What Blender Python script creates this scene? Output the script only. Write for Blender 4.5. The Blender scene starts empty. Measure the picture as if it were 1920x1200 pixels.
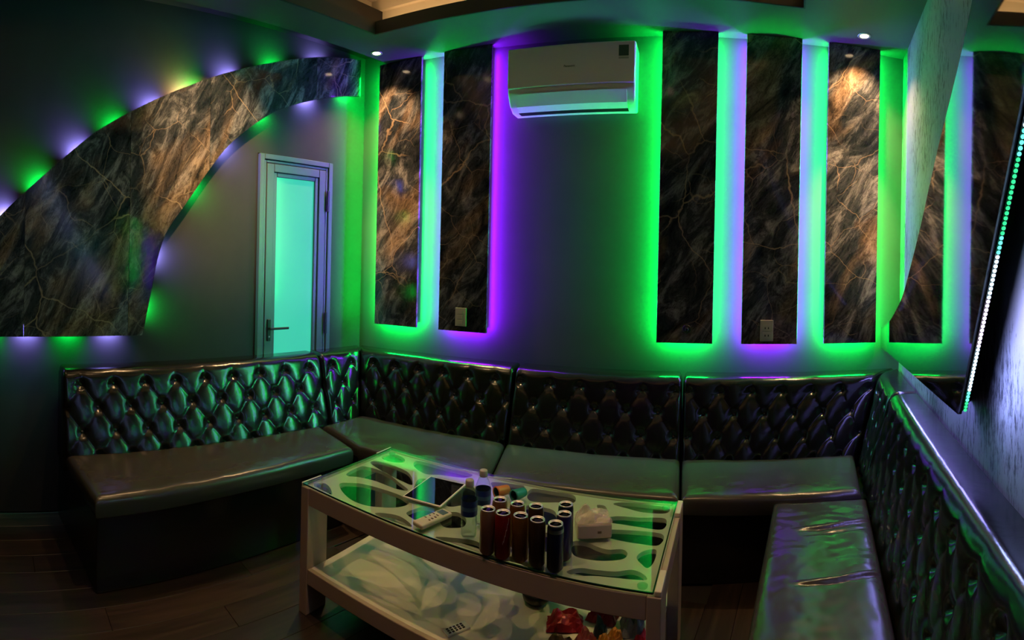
import bpy, bmesh, math, random
from mathutils import Vector, Matrix, noise
random.seed(7)
sc = bpy.context.scene
PI = math.pi

# ------------------------------------------------------------------ camera, world, view
HEAD = 0.343                     # heading of the panorama centre, left of the back wall's normal
cd = bpy.data.cameras.new('camera')
cam = bpy.data.objects.new('camera', cd)
sc.collection.objects.link(cam)
sc.camera = cam
cd.type = 'PANO'
cd.panorama_type = 'CENTRAL_CYLINDRICAL'
cd.central_cylindrical_range_u_min = -960 / 980
cd.central_cylindrical_range_u_max = 960 / 980
cd.central_cylindrical_range_v_min = -(1200 - 499.3) / 980
cd.central_cylindrical_range_v_max = 499.3 / 980
cd.central_cylindrical_radius = 1.0
cd.clip_start = 0.02
r_ = 0.022
right = Vector((math.cos(r_), 0, math.sin(r_))); up = Vector((-math.sin(r_), 0, math.cos(r_)))
M = Matrix((right, up, Vector((0, -1, 0)))).transposed()
M = Matrix.Rotation(HEAD, 3, 'Z') @ M
cam.matrix_world = Matrix.Translation((0, 0, 1.52)) @ M.to_4x4()

w = bpy.data.worlds.new('world'); sc.world = w; w.use_nodes = True
w.node_tree.nodes['Background'].inputs[0].default_value = (0.01, 0.012, 0.015, 1)
w.node_tree.nodes['Background'].inputs[1].default_value = 0.3
sc.view_settings.view_transform = 'Standard'
sc.view_settings.look = 'None'
sc.view_settings.exposure = 0.0
sc.view_settings.gamma = 1.0
sc.view_settings.use_curve_mapping = False
sc.cycles.use_denoising = True
sc.cycles.max_bounces = 8
sc.cycles.diffuse_bounces = 4
sc.cycles.glossy_bounces = 4
sc.cycles.transparent_max_bounces = 16
sc.cycles.caustics_reflective = False
sc.cycles.caustics_refractive = False
sc.cycles.sample_clamp_indirect = 4.0

GREEN = (0.0, 1.0, 0.075)
VIOLET = (0.23, 0.003, 1.0)
BLUE = (0.30, 0.26, 1.0)
WARM = (1.0, 0.58, 0.26)
ICE = (0.36, 0.42, 1.0)
P_STRIP = 10.5            # watts per metre of LED strip behind the slabs
P_ARCH = 1.7            # watts per LED module behind the arch
P_DOWN = 32.0            # watts of a downlight
P_COVE = 1.1             # watts per metre in the ceiling tray
P_BEADS = 5.5            # watts per metre of the slanted strip

# ------------------------------------------------------------------ room geometry
H = 2.99
LA = Vector((-2.40, 3.28, 0)); ld = Vector((-0.2302, -0.97314, 0)); ln = Vector((.97314, -.2302, 0))
RA = Vector((1.385, 3.28, 0)); rd = Vector((-0.24146, -0.97041, 0)); rn = Vector((-.97041, .24146, 0))
BW = 3.28
def Lp(s, o, z): return LA + ld * s + ln * o + Vector((0, 0, z))
def Rp(s, o, z): return RA + rd * s + rn * o + Vector((0, 0, z))
def Bp(s, o, z): return Vector((s, BW - o, z))

# ------------------------------------------------------------------ helpers
def link(o, parent=None):
    sc.collection.objects.link(o)
    if parent is not None: o.parent = parent
    return o
def tag(o, label=None, cat=None, group=None, kind=None):
    if label: o['label'] = label
    if cat: o['category'] = cat
    if group: o['group'] = group
    if kind: o['kind'] = kind
    return o
def empty(name, loc=(0, 0, 0), rz=0, parent=None):
    o = bpy.data.objects.new(name, None)
    o.empty_display_size = .05
    o.location = loc; o.rotation_euler = (0, 0, rz)
    return link(o, parent)

class MB:
    def __init__(s): s.b = bmesh.new()
    def quad(s, pts):
        return s.b.faces.new([s.b.verts.new(p) for p in pts])
    def box(s, lo, hi, m=None, bev=0.0, seg=2):
        vs = [Vector((x, y, z)) for x in (lo[0], hi[0]) for y in (lo[1], hi[1]) for z in (lo[2], hi[2])]
        v = [s.b.verts.new(m @ q if m else q) for q in vs]
        fs = [s.b.faces.new([v[i] for i in f]) for f in ((0,1,3,2),(4,6,7,5),(0,4,5,1),(2,3,7,6),(0,2,6,4),(1,5,7,3))]
        if bev > 0:
            es = list({e for f in fs for e in f.edges})
            bmesh.ops.bevel(s.b, geom=es, offset=bev, segments=seg, profile=.5, affect='EDGES')
        return s
    def hexa(s, bot, top, bev=0.0, seg=2):
        """prism between two polygons with the same vertex count"""
        n = len(bot)
        a = [s.b.verts.new(p) for p in bot]; c = [s.b.verts.new(p) for p in top]
        fs = [s.b.faces.new(a[::-1]), s.b.faces.new(c)]
        for i in range(n):
            fs.append(s.b.faces.new([a[i], a[(i+1) % n], c[(i+1) % n], c[i]]))
        if bev > 0:
            es = list({e for f in fs for e in f.edges})
            bmesh.ops.bevel(s.b, geom=es, offset=bev, segments=seg, profile=.5, affect='EDGES')
        return s
    def lathe(s, prof, m=None, seg=24, cap=True):
        rings = []
        for (r, z) in prof:
            ring = []
            for k in range(seg):
                a = 2 * PI * k / seg
                q = Vector((r * math.cos(a), r * math.sin(a), z))
                ring.append(s.b.verts.new(m @ q if m else q))
            rings.append(ring)
        for i in range(len(rings) - 1):
            for k in range(seg):
                s.b.faces.new([rings[i][k], rings[i][(k+1) % seg], rings[i+1][(k+1) % seg], rings[i+1][k]])
        if cap:
            if prof[0][0] > 1e-5: s.b.faces.new(rings[0][::-1])
            if prof[-1][0] > 1e-5: s.b.faces.new(rings[-1])
        return s
    def tube(s, pts, r, seg=8):
        pts = [Vector(p) for p in pts]; rings = []
        for i, p in enumerate(pts):
            d = (pts[min(i+1, len(pts)-1)] - pts[max(i-1, 0)]).normalized()
            a = d.cross(Vector((0, 0, 1)))
            if a.length < .1: a = d.cross(Vector((0, 1, 0)))
            a.normalize(); c = d.cross(a)
            rings.append([s.b.verts.new(p + a * r * math.cos(2*PI*k/seg) + c * r * math.sin(2*PI*k/seg)) for k in range(seg)])
        for i in range(len(rings)-1):
            for k in range(seg):
                s.b.faces.new([rings[i][k], rings[i][(k+1) % seg], rings[i+1][(k+1) % seg], rings[i+1][k]])
        s.b.faces.new(rings[0][::-1]); s.b.faces.new(rings[-1])
        return s
    def build(s, name, mat, parent=None, smooth=False, fix=True):
        bmesh.ops.remove_doubles(s.b, verts=s.b.verts, dist=1e-6)
        if fix: bmesh.ops.recalc_face_normals(s.b, faces=s.b.faces)
        me = bpy.data.meshes.new(name); s.b.to_mesh(me); s.b.free()
        if mat: me.materials.append(mat)
        if smooth:
            for p in me.polygons: p.use_smooth = True
        return link(bpy.data.objects.new(name, me), parent)

def frame(o, x, y, z):
    m = Matrix((x, y, z)).transposed().to_4x4(); m.translation = o; return m

# ------------------------------------------------------------------ materials
def newmat(name):
    m = bpy.data.materials.new(name); m.use_nodes = True
    nt = m.node_tree; return m, nt, nt.nodes['Principled BSDF']
def N(nt, t, **kw):
    n = nt.nodes.new(t)
    for k, v in kw.items():
        if k.startswith('i_'):
            n.inputs[k[2:].replace('_', ' ')].default_value = v
        else: setattr(n, k, v)
    return n
def plain(name, col, rough=.5, metal=0.0, spec=.5, coat=0, noise_amt=0.0, scale=20, bump=0.0, alpha=1):
    m, nt, b = newmat(name)
    b.inputs['Base Color'].default_value = (*col, 1); b.inputs['Roughness'].default_value = rough
    b.inputs['Metallic'].default_value = metal; b.inputs['Specular IOR Level'].default_value = spec
    b.inputs['Coat Weight'].default_value = coat
    if noise_amt or bump:
        tc = N(nt, 'ShaderNodeTexCoord'); nz = N(nt, 'ShaderNodeTexNoise', i_Scale=scale, i_Detail=5.0)
        nt.links.new(tc.outputs['Object'], nz.inputs['Vector'])
        if noise_amt:
            mp = N(nt, 'ShaderNodeMapRange'); mp.inputs[3].default_value = 1 - noise_amt; mp.inputs[4].default_value = 1 + noise_amt
            mx = N(nt, 'ShaderNodeVectorMath', operation='SCALE'); mx.inputs[0].default_value = col
            nt.links.new(nz.outputs['Fac'], mp.inputs[0]); nt.links.new(mp.outputs[0], mx.inputs['Scale'])
            nt.links.new(mx.outputs[0], b.inputs['Base Color'])
        if bump:
            bp = N(nt, 'ShaderNodeBump', i_Strength=bump, i_Distance=.01)
            nt.links.new(nz.outputs['Fac'], bp.inputs['Height']); nt.links.new(bp.outputs[0], b.inputs['Normal'])
    return m
def emis(name, col, s):
    m, nt, b = newmat(name)
    b.inputs['Base Color'].default_value = (0, 0, 0, 1)
    b.inputs['Emission Color'].default_value = (*col, 1); b.inputs['Emission Strength'].default_value = s
    return m
def thin_glass(name, tint, refl=1.0, rough=.02, ior=1.5):
    """thin clear sheet: fresnel mix of see-through and mirror"""
    m, nt, b = newmat(name); nt.nodes.remove(b); out = nt.nodes['Material Output']
    t = N(nt, 'ShaderNodeBsdfTransparent'); t.inputs[0].default_value = (*tint, 1)
    g = N(nt, 'ShaderNodeBsdfGlossy'); g.inputs['Roughness'].default_value = rough; g.inputs['Color'].default_value = (refl, refl, refl, 1)
    f = N(nt, 'ShaderNodeFresnel', i_IOR=ior); ge = N(nt, 'ShaderNodeNewGeometry')      # same reflectance from both faces of the sheet
    mr = N(nt, 'ShaderNodeMapRange'); mr.inputs[3].default_value = ior; mr.inputs[4].default_value = 1 / ior
    nt.links.new(ge.outputs['Backfacing'], mr.inputs[0]); nt.links.new(mr.outputs[0], f.inputs['IOR']); mx = N(nt, 'ShaderNodeMixShader')
    nt.links.new(f.outputs[0], mx.inputs[0]); nt.links.new(t.outputs[0], mx.inputs[1]); nt.links.new(g.outputs[0], mx.inputs[2])
    nt.links.new(mx.outputs[0], out.inputs[0]); return m

def marble(name, tone):
    m, nt, b = newmat(name); L = nt.links.new
    tc = N(nt, 'ShaderNodeTexCoord'); oi = N(nt, 'ShaderNodeObjectInfo')
    off = N(nt, 'ShaderNodeVectorMath', operation='SCALE'); off.inputs[0].default_value = (3.1, 5.7, 9.3)
    L(oi.outputs['Random'], off.inputs['Scale'])
    ad = N(nt, 'ShaderNodeVectorMath', operation='ADD'); L(tc.outputs['Object'], ad.inputs[0]); L(off.outputs[0], ad.inputs[1])
    # diagonal brushed streaks
    sx = N(nt, 'ShaderNodeSeparateXYZ'); L(ad.outputs[0], sx.inputs[0])
    hx = N(nt, 'ShaderNodeMath', operation='ADD'); L(sx.outputs[0], hx.inputs[0]); L(sx.outputs[1], hx.inputs[1])
    cx = N(nt, 'ShaderNodeCombineXYZ'); L(hx.outputs[0], cx.inputs[0]); L(sx.outputs[2], cx.inputs[2])
    m0 = N(nt, 'ShaderNodeMapping'); m0.inputs['Rotation'].default_value = (0, 1.0, 0); L(cx.outputs[0], m0.inputs[0])
    mp = N(nt, 'ShaderNodeMapping'); mp.inputs['Scale'].default_value = (.8, 1.0, 2.2); L(m0.outputs[0], mp.inputs[0])
    n1 = N(nt, 'ShaderNodeTexNoise', i_Scale=3.6, i_Detail=10.0, i_Roughness=.66, i_Distortion=1.3); L(mp.outputs[0], n1.inputs['Vector'])
    n2 = N(nt, 'ShaderNodeTexNoise', i_Scale=1.5, i_Detail=3.0, i_Distortion=.7); L(mp.outputs[0], n2.inputs['Vector'])
    n3 = N(nt, 'ShaderNodeTexNoise', i_Scale=16.0, i_Detail=8.0, i_Roughness=.8, i_Distortion=2.5); L(mp.outputs[0], n3.inputs['Vector'])
    r1 = N(nt, 'ShaderNodeValToRGB'); e = r1.color_ramp.elements
    e[0].position = .36; e[0].color = (.010*tone, .015*tone, .022*tone, 1); e[1].position = .68; e[1].color = (.28*tone, .28*tone, .30*tone, 1)
    k = e.new(.5); k.color = (.045*tone, .050*tone, .060*tone, 1)
    L(n1.outputs['Fac'], r1.inputs[0])
    r2 = N(nt, 'ShaderNodeValToRGB'); e = r2.color_ramp.elements
    e[0].position = .53; e[0].color = (0, 0, 0, 1); e[1].position = .66; e[1].color = (1, 1, 1, 1)
    L(n2.outputs['Fac'], r2.inputs[0])
    mf = N(nt, 'ShaderNodeMath', operation='MULTIPLY'); mf.inputs[1].default_value = .6; L(r2.outputs[0], mf.inputs[0])
    mx = N(nt, 'ShaderNodeMix', data_type='RGBA'); L(mf.outputs[0], mx.inputs[0]); L(r1.outputs[0], mx.inputs[6])
    br = N(nt, 'ShaderNodeValToRGB'); e = br.color_ramp.elements
    e[0].position = .33; e[0].color = (.035*tone, .025*tone, .02*tone, 1); e[1].position = .66; e[1].color = (.46*tone, .29*tone, .16*tone, 1)
    L(n1.outputs['Fac'], br.inputs[0]); L(br.outputs[0], mx.inputs[7])
    # fine dark scribble
    r3 = N(nt, 'ShaderNodeValToRGB'); e = r3.color_ramp.elements
    e[0].position = .40; e[0].color = (.25, .25, .25, 1); e[1].position = .52; e[1].color = (1, 1, 1, 1)
    L(n3.outputs['Fac'], r3.inputs[0])
    mm = N(nt, 'ShaderNodeMix', data_type='RGBA', blend_type='MULTIPLY'); mm.inputs[0].default_value = .8
    L(mx.outputs[2], mm.inputs[6]); L(r3.outputs[0], mm.inputs[7])
    # thin branching veins
    nd = N(nt, 'ShaderNodeTexNoise', i_Scale=4.0, i_Detail=4.0); L(ad.outputs[0], nd.inputs['Vector'])
    ms = N(nt, 'ShaderNodeVectorMath', operation='SCALE'); ms.inputs['Scale'].default_value = .16; L(nd.outputs['Color'], ms.inputs[0])
    a2 = N(nt, 'ShaderNodeVectorMath', operation='ADD'); L(ad.outputs[0], a2.inputs[0]); L(ms.outputs[0], a2.inputs[1])
    last = mm.outputs[2]
    for scl, wd, st in ((1.7, .005, .5), (4.0, .003, .3)):
        vo = N(nt, 'ShaderNodeTexVoronoi', feature='DISTANCE_TO_EDGE', i_Scale=scl); L(a2.outputs[0], vo.inputs['Vector'])
        rv = N(nt, 'ShaderNodeMapRange'); rv.inputs[1].default_value = 0; rv.inputs[2].default_value = wd * scl; rv.inputs[3].default_value = st; rv.inputs[4].default_value = 0
        L(vo.outputs['Distance'], rv.inputs[0])
        mk = N(nt, 'ShaderNodeTexNoise', i_Scale=scl * .9, i_Detail=1.0); L(ad.outputs[0], mk.inputs['Vector'])
        rk = N(nt, 'ShaderNodeMapRange'); rk.inputs[1].default_value = .44; rk.inputs[2].default_value = .56; L(mk.outputs['Fac'], rk.inputs[0])
        ml = N(nt, 'ShaderNodeMath', operation='MULTIPLY'); L(rv.outputs[0], ml.inputs[0]); L(rk.outputs[0], ml.inputs[1])
        mv = N(nt, 'ShaderNodeMix', data_type='RGBA'); L(ml.outputs[0], mv.inputs[0]); L(last, mv.inputs[6])
        mv.inputs[7].default_value = (.62*tone, .44*tone, .29*tone, 1); last = mv.outputs[2]
    L(last, b.inputs['Base Color'])
    b.inputs['Roughness'].default_value = .10; b.inputs['Specular IOR Level'].default_value = .35
    return m

def leather(name, col=(.010, .0095, .009), ra=.11, rb=.24, bmp=.12):
    m, nt, b = newmat(name); L = nt.links.new
    tc = N(nt, 'ShaderNodeTexCoord')
    n1 = N(nt, 'ShaderNodeTexNoise', i_Scale=160.0, i_Detail=4.0); L(tc.outputs['Object'], n1.inputs['Vector'])
    n2 = N(nt, 'ShaderNodeTexNoise', i_Scale=6.0, i_Detail=4.0, i_Distortion=.6); L(tc.outputs['Object'], n2.inputs['Vector'])
    bp = N(nt, 'ShaderNodeBump', i_Strength=.06, i_Distance=.003); L(n1.outputs['Fac'], bp.inputs['Height'])
    b2 = N(nt, 'ShaderNodeBump', i_Strength=bmp, i_Distance=.02); L(n2.outputs['Fac'], b2.inputs['Height']); L(bp.outputs[0], b2.inputs['Normal'])
    L(b2.outputs[0], b.inputs['Normal'])
    rr = N(nt, 'ShaderNodeMapRange'); rr.inputs[3].default_value = ra; rr.inputs[4].default_value = rb; L(n2.outputs['Fac'], rr.inputs[0])
    L(rr.outputs[0], b.inputs['Roughness'])
    b.inputs['Base Color'].default_value = (*col, 1)
    b.inputs['Specular IOR Level'].default_value = .6
    return m

def wall_right_mat():
    m, nt, b = newmat('mottled_wallpaper'); L = nt.links.new
    tc = N(nt, 'ShaderNodeTexCoord'); mp = N(nt, 'ShaderNodeMapping'); mp.inputs['Scale'].default_value = (60, 60, 16)
    L(tc.outputs['Object'], mp.inputs[0])
    n1 = N(nt, 'ShaderNodeTexNoise', i_Scale=1.0, i_Detail=6.0, i_Roughness=.75); L(mp.outputs[0], n1.inputs['Vector'])
    n2 = N(nt, 'ShaderNodeTexNoise', i_Scale=2.2, i_Detail=3.0); L(tc.outputs['Object'], n2.inputs['Vector'])
    a = N(nt, 'ShaderNodeMath', operation='MULTIPLY_ADD'); a.inputs[1].default_value = .55; L(n2.outputs['Fac'], a.inputs[0]); L(n1.outputs['Fac'], a.inputs[2])
    r = N(nt, 'ShaderNodeValToRGB'); e = r.color_ramp.elements
    e[0].position = .64; e[0].color = (.045, .050, .060, 1); e[1].position = .77; e[1].color = (.27, .28, .31, 1)
    L(a.outputs[0], r.inputs[0]); L(r.outputs[0], b.inputs['Base Color'])
    b.inputs['Roughness'].default_value = .5; b.inputs['Specular IOR Level'].default_value = .35
    bp = N(nt, 'ShaderNodeBump', i_Strength=.3, i_Distance=.004); L(n1.outputs['Fac'], bp.inputs['Height']); L(bp.outputs[0], b.inputs['Normal'])
    return m

def wood_floor():
    m, nt, b = newmat('walnut_laminate'); L = nt.links.new
    tc = N(nt, 'ShaderNodeTexCoord'); oi = N(nt, 'ShaderNodeObjectInfo')
    mp = N(nt, 'ShaderNodeMapping'); mp.inputs['Scale'].default_value = (26, 2.0, 5); L(tc.outputs['Object'], mp.inputs[0])
    of = N(nt, 'ShaderNodeVectorMath', operation='SCALE'); of.inputs[0].default_value = (13, 7, 3); L(oi.outputs['Random'], of.inputs['Scale'])
    L(of.outputs[0], mp.inputs['Location'])
    n1 = N(nt, 'ShaderNodeTexNoise', i_Scale=1.0, i_Detail=7.0, i_Distortion=1.0); L(mp.outputs[0], n1.inputs['Vector'])
    r = N(nt, 'ShaderNodeValToRGB'); e = r.color_ramp.elements
    e[0].position = .3; e[0].color = (.016, .010, .0075, 1); e[1].position = .72; e[1].color = (.048, .031, .022, 1)
    L(n1.outputs['Fac'], r.inputs[0])
    hv = N(nt, 'ShaderNodeHueSaturation'); mr = N(nt, 'ShaderNodeMapRange'); mr.inputs[3].default_value = .7; mr.inputs[4].default_value = 1.2
    L(oi.outputs['Random'], mr.inputs[0]); L(mr.outputs[0], hv.inputs['Value']); L(r.outputs[0], hv.inputs['Color'])
    L(hv.outputs[0], b.inputs['Base Color']); b.inputs['Roughness'].default_value = .38
    return m

MARBLE = marble('veined_marble', 1.0)
LEATHER = leather('black_leatherette')
SEATL = leather('lighter_seat_leatherette', (.056, .050, .044), .18, .30, .05)  # lighter, slightly rougher leatherette for the seat cushions
WALLP = plain('charcoal_wall_paint', (.085, .087, .096), .42, noise_amt=.10, scale=6, bump=.03)
WALLL = plain('dark_wall_paint', (.048, .045, .045), .55, spec=.25, noise_amt=.15, scale=7, bump=.04)
CEIL = plain('ceiling_paint', (.080, .090, .092), .6, noise_amt=.05, scale=4)
TRIM = plain('shaded_brown_trim', (.009, .008, .0075), .45)  # brown darkened to near black, painting in the shade on the fascia
TRAYM = plain('cream_plaster', (.62, .55, .42), .6)
WRIGHT = wall_right_mat()
FLOORB = plain('floor_screed', (.02, .015, .012), .8)
FLOORM = wood_floor()
ALU = plain('grey_blue_aluminium', (.13, .165, .18), .38, metal=.25)
BLACKP = plain('black_plastic', (.012, .012, .013), .35)
BLACKM = plain('black_metal', (.02, .02, .02), .3, metal=.7)
WHITEP = plain('white_plastic', (.80, .80, .78), .28)
BEIGEP = plain('ivory_plastic', (.55, .52, .45), .4)
LACQ = plain('white_lacquer', (.78, .72, .62), .30, noise_amt=.03, scale=9)
APRON = plain('shaded_lacquer_rail', (.48, .37, .29), .38, noise_amt=.04, scale=9)  # white lacquer darkened in colour for the shade on rails and legs
MIRROR = plain('smoked_mirror', (.50, .53, .55), .035, metal=1.0)
BLACKG = plain('black_gloss_edge', (.02, .022, .026), .06, spec=.7)
CHROME = plain('brushed_can_end', (.85, .86, .90), .38, metal=.8)
GLASS = thin_glass('table_glass', (.90, .97, .93), .95, .015, 1.55)
GEDGE = plain('green_glass_edge', (.004, .03, .015), .1, spec=.8)
FRET_EDGE = LACQ
E_GREEN = emis('led_green', (0.02, 1, .1), 9.0)
E_VIOLET = emis('led_violet', (.45, .1, 1), 9.0)
E_WARM = emis('lamp_disc', (1.0, .72, .42), 14.0)
def door_glass_mat():
    """frosted pane lit by the room behind"""
    m, nt, b = newmat('backlit_frosted_glass'); L = nt.links.new
    tc = N(nt, 'ShaderNodeTexCoord'); n = N(nt, 'ShaderNodeTexNoise', i_Scale=1.4, i_Detail=2.0); L(tc.outputs['Object'], n.inputs['Vector'])
    r = N(nt, 'ShaderNodeValToRGB'); e = r.color_ramp.elements
    e[0].position = .3; e[0].color = (.012, .50, .32, 1); e[1].position = .75; e[1].color = (.06, .66, .43, 1)
    L(n.outputs['Fac'], r.inputs[0]); L(r.outputs[0], b.inputs['Emission Color']); b.inputs['Emission Strength'].default_value = .92
    b.inputs['Base Color'].default_value = (.1, .2, .18, 1); b.inputs['Roughness'].default_value = .12
    return m
DGLASS = door_glass_mat()

def area(name, parent, c, xdir, out, sx, sy, power, col, spread=180):
    """area light centred at c, long axis xdir, shining towards out"""
    ldt = bpy.data.lights.new(name, 'AREA'); ldt.shape = 'RECTANGLE'; ldt.size = sx; ldt.size_y = sy
    ldt.energy = power; ldt.color = col; ldt.spread = math.radians(spread)
    o = bpy.data.objects.new(name, ldt)
    z = -Vector(out).normalized(); x = Vector(xdir).normalized(); x = (x - z * x.dot(z)).normalized(); y = z.cross(x)
    m = Matrix((x, y, z)).transposed().to_4x4(); m.translation = Vector(c)
    o.matrix_world = m
    sc.collection.objects.link(o)
    if parent is not None:
        o.parent = parent; o.matrix_parent_inverse = pinv(parent)
    return o
def pinv(p):
    m = Matrix.Translation(p.location) @ p.rotation_euler.to_matrix().to_4x4()
    return m.inverted()

# ------------------------------------------------------------------ shell
YF = -1.8
sL = (BW - YF) / .97314; sR = (BW - YF) / .97041
t = .12
def structure(o, label=None): o['kind'] = 'structure'; return o
b = MB(); b.hexa([(-2.62, BW, 0), (1.62, BW, 0), (1.62, BW + t, 0), (-2.62, BW + t, 0)], [(-2.62, BW, 3.4), (1.62, BW, 3.4), (1.62, BW + t, 3.4), (-2.62, BW + t, 3.4)])
structure(b.build('wall_back', WALLP))
# left wall with a door opening (s .30 - .93, z 0 - 2.25)
b = MB()
def lseg(s0, s1, z0, z1):
    b.hexa([Lp(s0, 0, z0), Lp(s1, 0, z0), Lp(s1, -t, z0), Lp(s0, -t, z0)], [Lp(s0, 0, z1), Lp(s1, 0, z1), Lp(s1, -t, z1), Lp(s0, -t, z1)])
lseg(0, .31, 0, 3.4); lseg(.31, .93, 2.25, 3.4); lseg(.93, sL, 0, 3.4)
structure(b.build('wall_left', WALLL))
b = MB(); b.hexa([Rp(0, 0, 0), Rp(sR, 0, 0), Rp(sR, -t, 0), Rp(0, -t, 0)], [Rp(0, 0, 3.4), Rp(sR, 0, 3.4), Rp(sR, -t, 3.4), Rp(0, -t, 3.4)])
structure(b.build('wall_right', WRIGHT))
a0 = Lp(sL, 0, 0); a1 = Rp(sR, 0, 0)
b = MB(); b.box((a0.x - .1, YF - t, 0), (a1.x + .1, YF, 3.4)); structure(b.build('wall_front', WALLL))
fl = [Lp(0, -.1, 0), Rp(0, -.1, 0), Rp(sR, -.1, 0), Lp(sL, -.1, 0)]
b = MB(); b.hexa([p + Vector((0, 0, -.1)) for p in fl], [p + Vector((0, 0, -.008)) for p in fl])
floor = structure(b.build('floor', FLOORB))
# planks: one shared mesh, run roughly along the left wall
pw, pl_ = .145, 1.22
b = MB(); b.box((0, 0, -.008), (pw - .0015, pl_ - .0015, 0), bev=.0012, seg=1)
pk = b.build('plank', FLOORM, floor)
pang = -.235 + .0
rows = []
for i in range(-2, 32):
    for j in range(-3, 5):
        off = (i * .41) % 1.0
        loc = Matrix.Rotation(-.2323, 4, 'Z') @ Vector((i * pw, (j + off) * pl_, 0)) + Vector((-3.25, .2, 0))
        cen = loc + Matrix.Rotation(-.2323, 4, 'Z') @ Vector((pw/2, pl_/2, 0))
        sl = (cen - LA).dot(ln); sr = (cen - RA).dot(rn)
        if sl < .07 or sr < .07 or cen.y < -.9 or cen.y > 2.75 : continue
        rows.append(loc)
for k, loc in enumerate(rows):
    o = pk if k == 0 else link(pk.copy(), floor)
    o.location = loc; o.rotation_euler = (0, 0, -.2323)

# ceiling: soffit ring, upper strip over the left-hand gap, tray top
tray = [Vector((-1.945, 2.755, 0)), Vector((.60, 2.83, 0)), Vector((-.05, -.4, 0)), Vector((-2.70, -.4, 0))]
outer = [Lp(-.05, .27, 0), Rp(-.05, -.1, 0), Rp(sR, -.1, 0), Lp(sL, .27, 0)]
b = MB()
for i in range(4):
    q = [outer[i], outer[(i+1) % 4], tray[(i+1) % 4], tray[i]]
    b.hexa([p + Vector((0, 0, H)) for p in q], [p + Vector((0, 0, H + .07)) for p in q])
ceiling = structure(b.build('ceiling', CEIL))
b = MB(); q = [Lp(-.1, -.05, 0), Lp(-.1, .5, 0), Lp(sL, .5, 0), Lp(sL, -.05, 0)]
b.hexa([p + Vector((0, 0, 3.10)) for p in q], [p + Vector((0, 0, 3.2)) for p in q]); b.build('soffit_gap_cover', TRIM, ceiling)  # near-black colour stands in for the dimness up in the gap
# fascia lining the tray opening, its unlit look painted into the dark colour
b = MB()
cen = sum(tray, Vector()) / 4
def ins(d):
    out = []
    for p in tray:
        v = (cen - p); out.append(p + Vector((d * math.copysign(1, v.x), d * math.copysign(1, v.y), 0)))
    return out
i1, i0 = ins(.012), tray
for i in range(4):
    j = (i+1) % 4
    b.hexa([i0[i] + Vector((0, 0, H - .004)), i0[j] + Vector((0, 0, H - .004)), i1[j] + Vector((0, 0, H - .004)), i1[i] + Vector((0, 0, H - .004))],
           [i0[i] + Vector((0, 0, H + .078)), i0[j] + Vector((0, 0, H + .078)), i1[j] + Vector((0, 0, H + .078)), i1[i] + Vector((0, 0, H + .078))])
structure(b.build('trim_1', TRIM))
# tray box above, stepped moulding
o1, o2 = ins(-.13), ins(-.09)
b = MB()
def ring(A, B, z0, z1):
    for i in range(4):
        j = (i+1) % 4
        b.hexa([A[i] + Vector((0, 0, z0)), A[j] + Vector((0, 0, z0)), B[j] + Vector((0, 0, z0)), B[i] + Vector((0, 0, z0))],
               [A[i] + Vector((0, 0, z1)), A[j] + Vector((0, 0, z1)), B[j] + Vector((0, 0, z1)), B[i] + Vector((0, 0, z1))])
ring(ins(-.17), o1, H + .07, 3.36); ring(o1, ins(-.105), 3.20, 3.36); ring(ins(-.105), ins(-.06), 3.27, 3.36)
b.hexa([p + Vector((0, 0, 3.32)) for p in ins(-.13)], [p + Vector((0, 0, 3.40)) for p in ins(-.13)])
tb = structure(b.build('trim_2', TRAYM))
for i in range(4):
    j = (i+1) % 4
    A_, B_ = ins(-.05)[i], ins(-.05)[j]; c = (A_ + B_) / 2; d = B_ - A_
    area('cove_light', tb, c + Vector((0, 0, H + .085)), d, Vector((0, 0, 1)) , d.length * .95, .03, P_COVE * d.length, WARM)

# ------------------------------------------------------------------ door
door = empty('door_1', Lp(.62, 0, 0), 0); structure(door)
def dpart(name, boxes, mat, parent=door, bev=.003):
    b = MB()
    org = Lp(0, 0, 0); m = frame(org, ld, ln, Vector((0, 0, 1)))
    for (s0, o0, z0, s1, o1_, z1) in boxes:
        b.box((s0, o0, z0), (s1, o1_, z1), m, bev=bev, seg=1)
    o = b.build(name, mat, parent)
    o.matrix_parent_inverse = pinv(door)
    return o
D0, D1, DT = .315, .925, 2.245
dpart('frame', [(D0, -.05, 0, D0 + .035, .03, DT), (D1 - .035, -.05, 0, D1, .03, DT), (D0 + .0355, -.05, DT - .035, D1 - .0355, .03, DT)], ALU)
dpart('frame_step', [(D0 + .037, -.05, 0, D0 + .055, .018, DT - .038), (D1 - .055, -.05, 0, D1 - .037, .018, DT - .038), (D0 + .0555, -.05, DT - .056, D1 - .0555, .018, DT - .038)], ALU)
leaf = dpart('leaf', [(D0 + .058, -.045, 0, D0 + .115, .022, DT - .06), (D1 - .115, -.045, 0, D1 - .058, .022, DT - .06), (D0 + .1155, -.045, DT - .115, D1 - .1155, .022, DT - .06), (D0 + .1155, -.045, 0.0, D1 - .1155, .022, .12)], ALU)
dpart('glazing_bead', [(D0 + .117, -.03, .12, D0 + .145, .010, DT - .117), (D1 - .145, -.03, .12, D1 - .117, .010, DT - .117), (D0 + .1455, -.03, DT - .145, D1 - .1455, .010, DT - .117)], ALU)
dpart('glass_pane', [(D0 + .14, -.02, .12, D1 - .14, -.006, DT - .14)], DGLASS, bev=0)
for z in (1.885, 1.0): dpart('hinge', [(D0 + .036, .0305, z, D0 + .056, .045, z + .155)], BLACKP)
h = dpart('handle', [(D1 - .105, .0225, .975, D1 - .078, .033, 1.125)], BLACKP)
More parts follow.
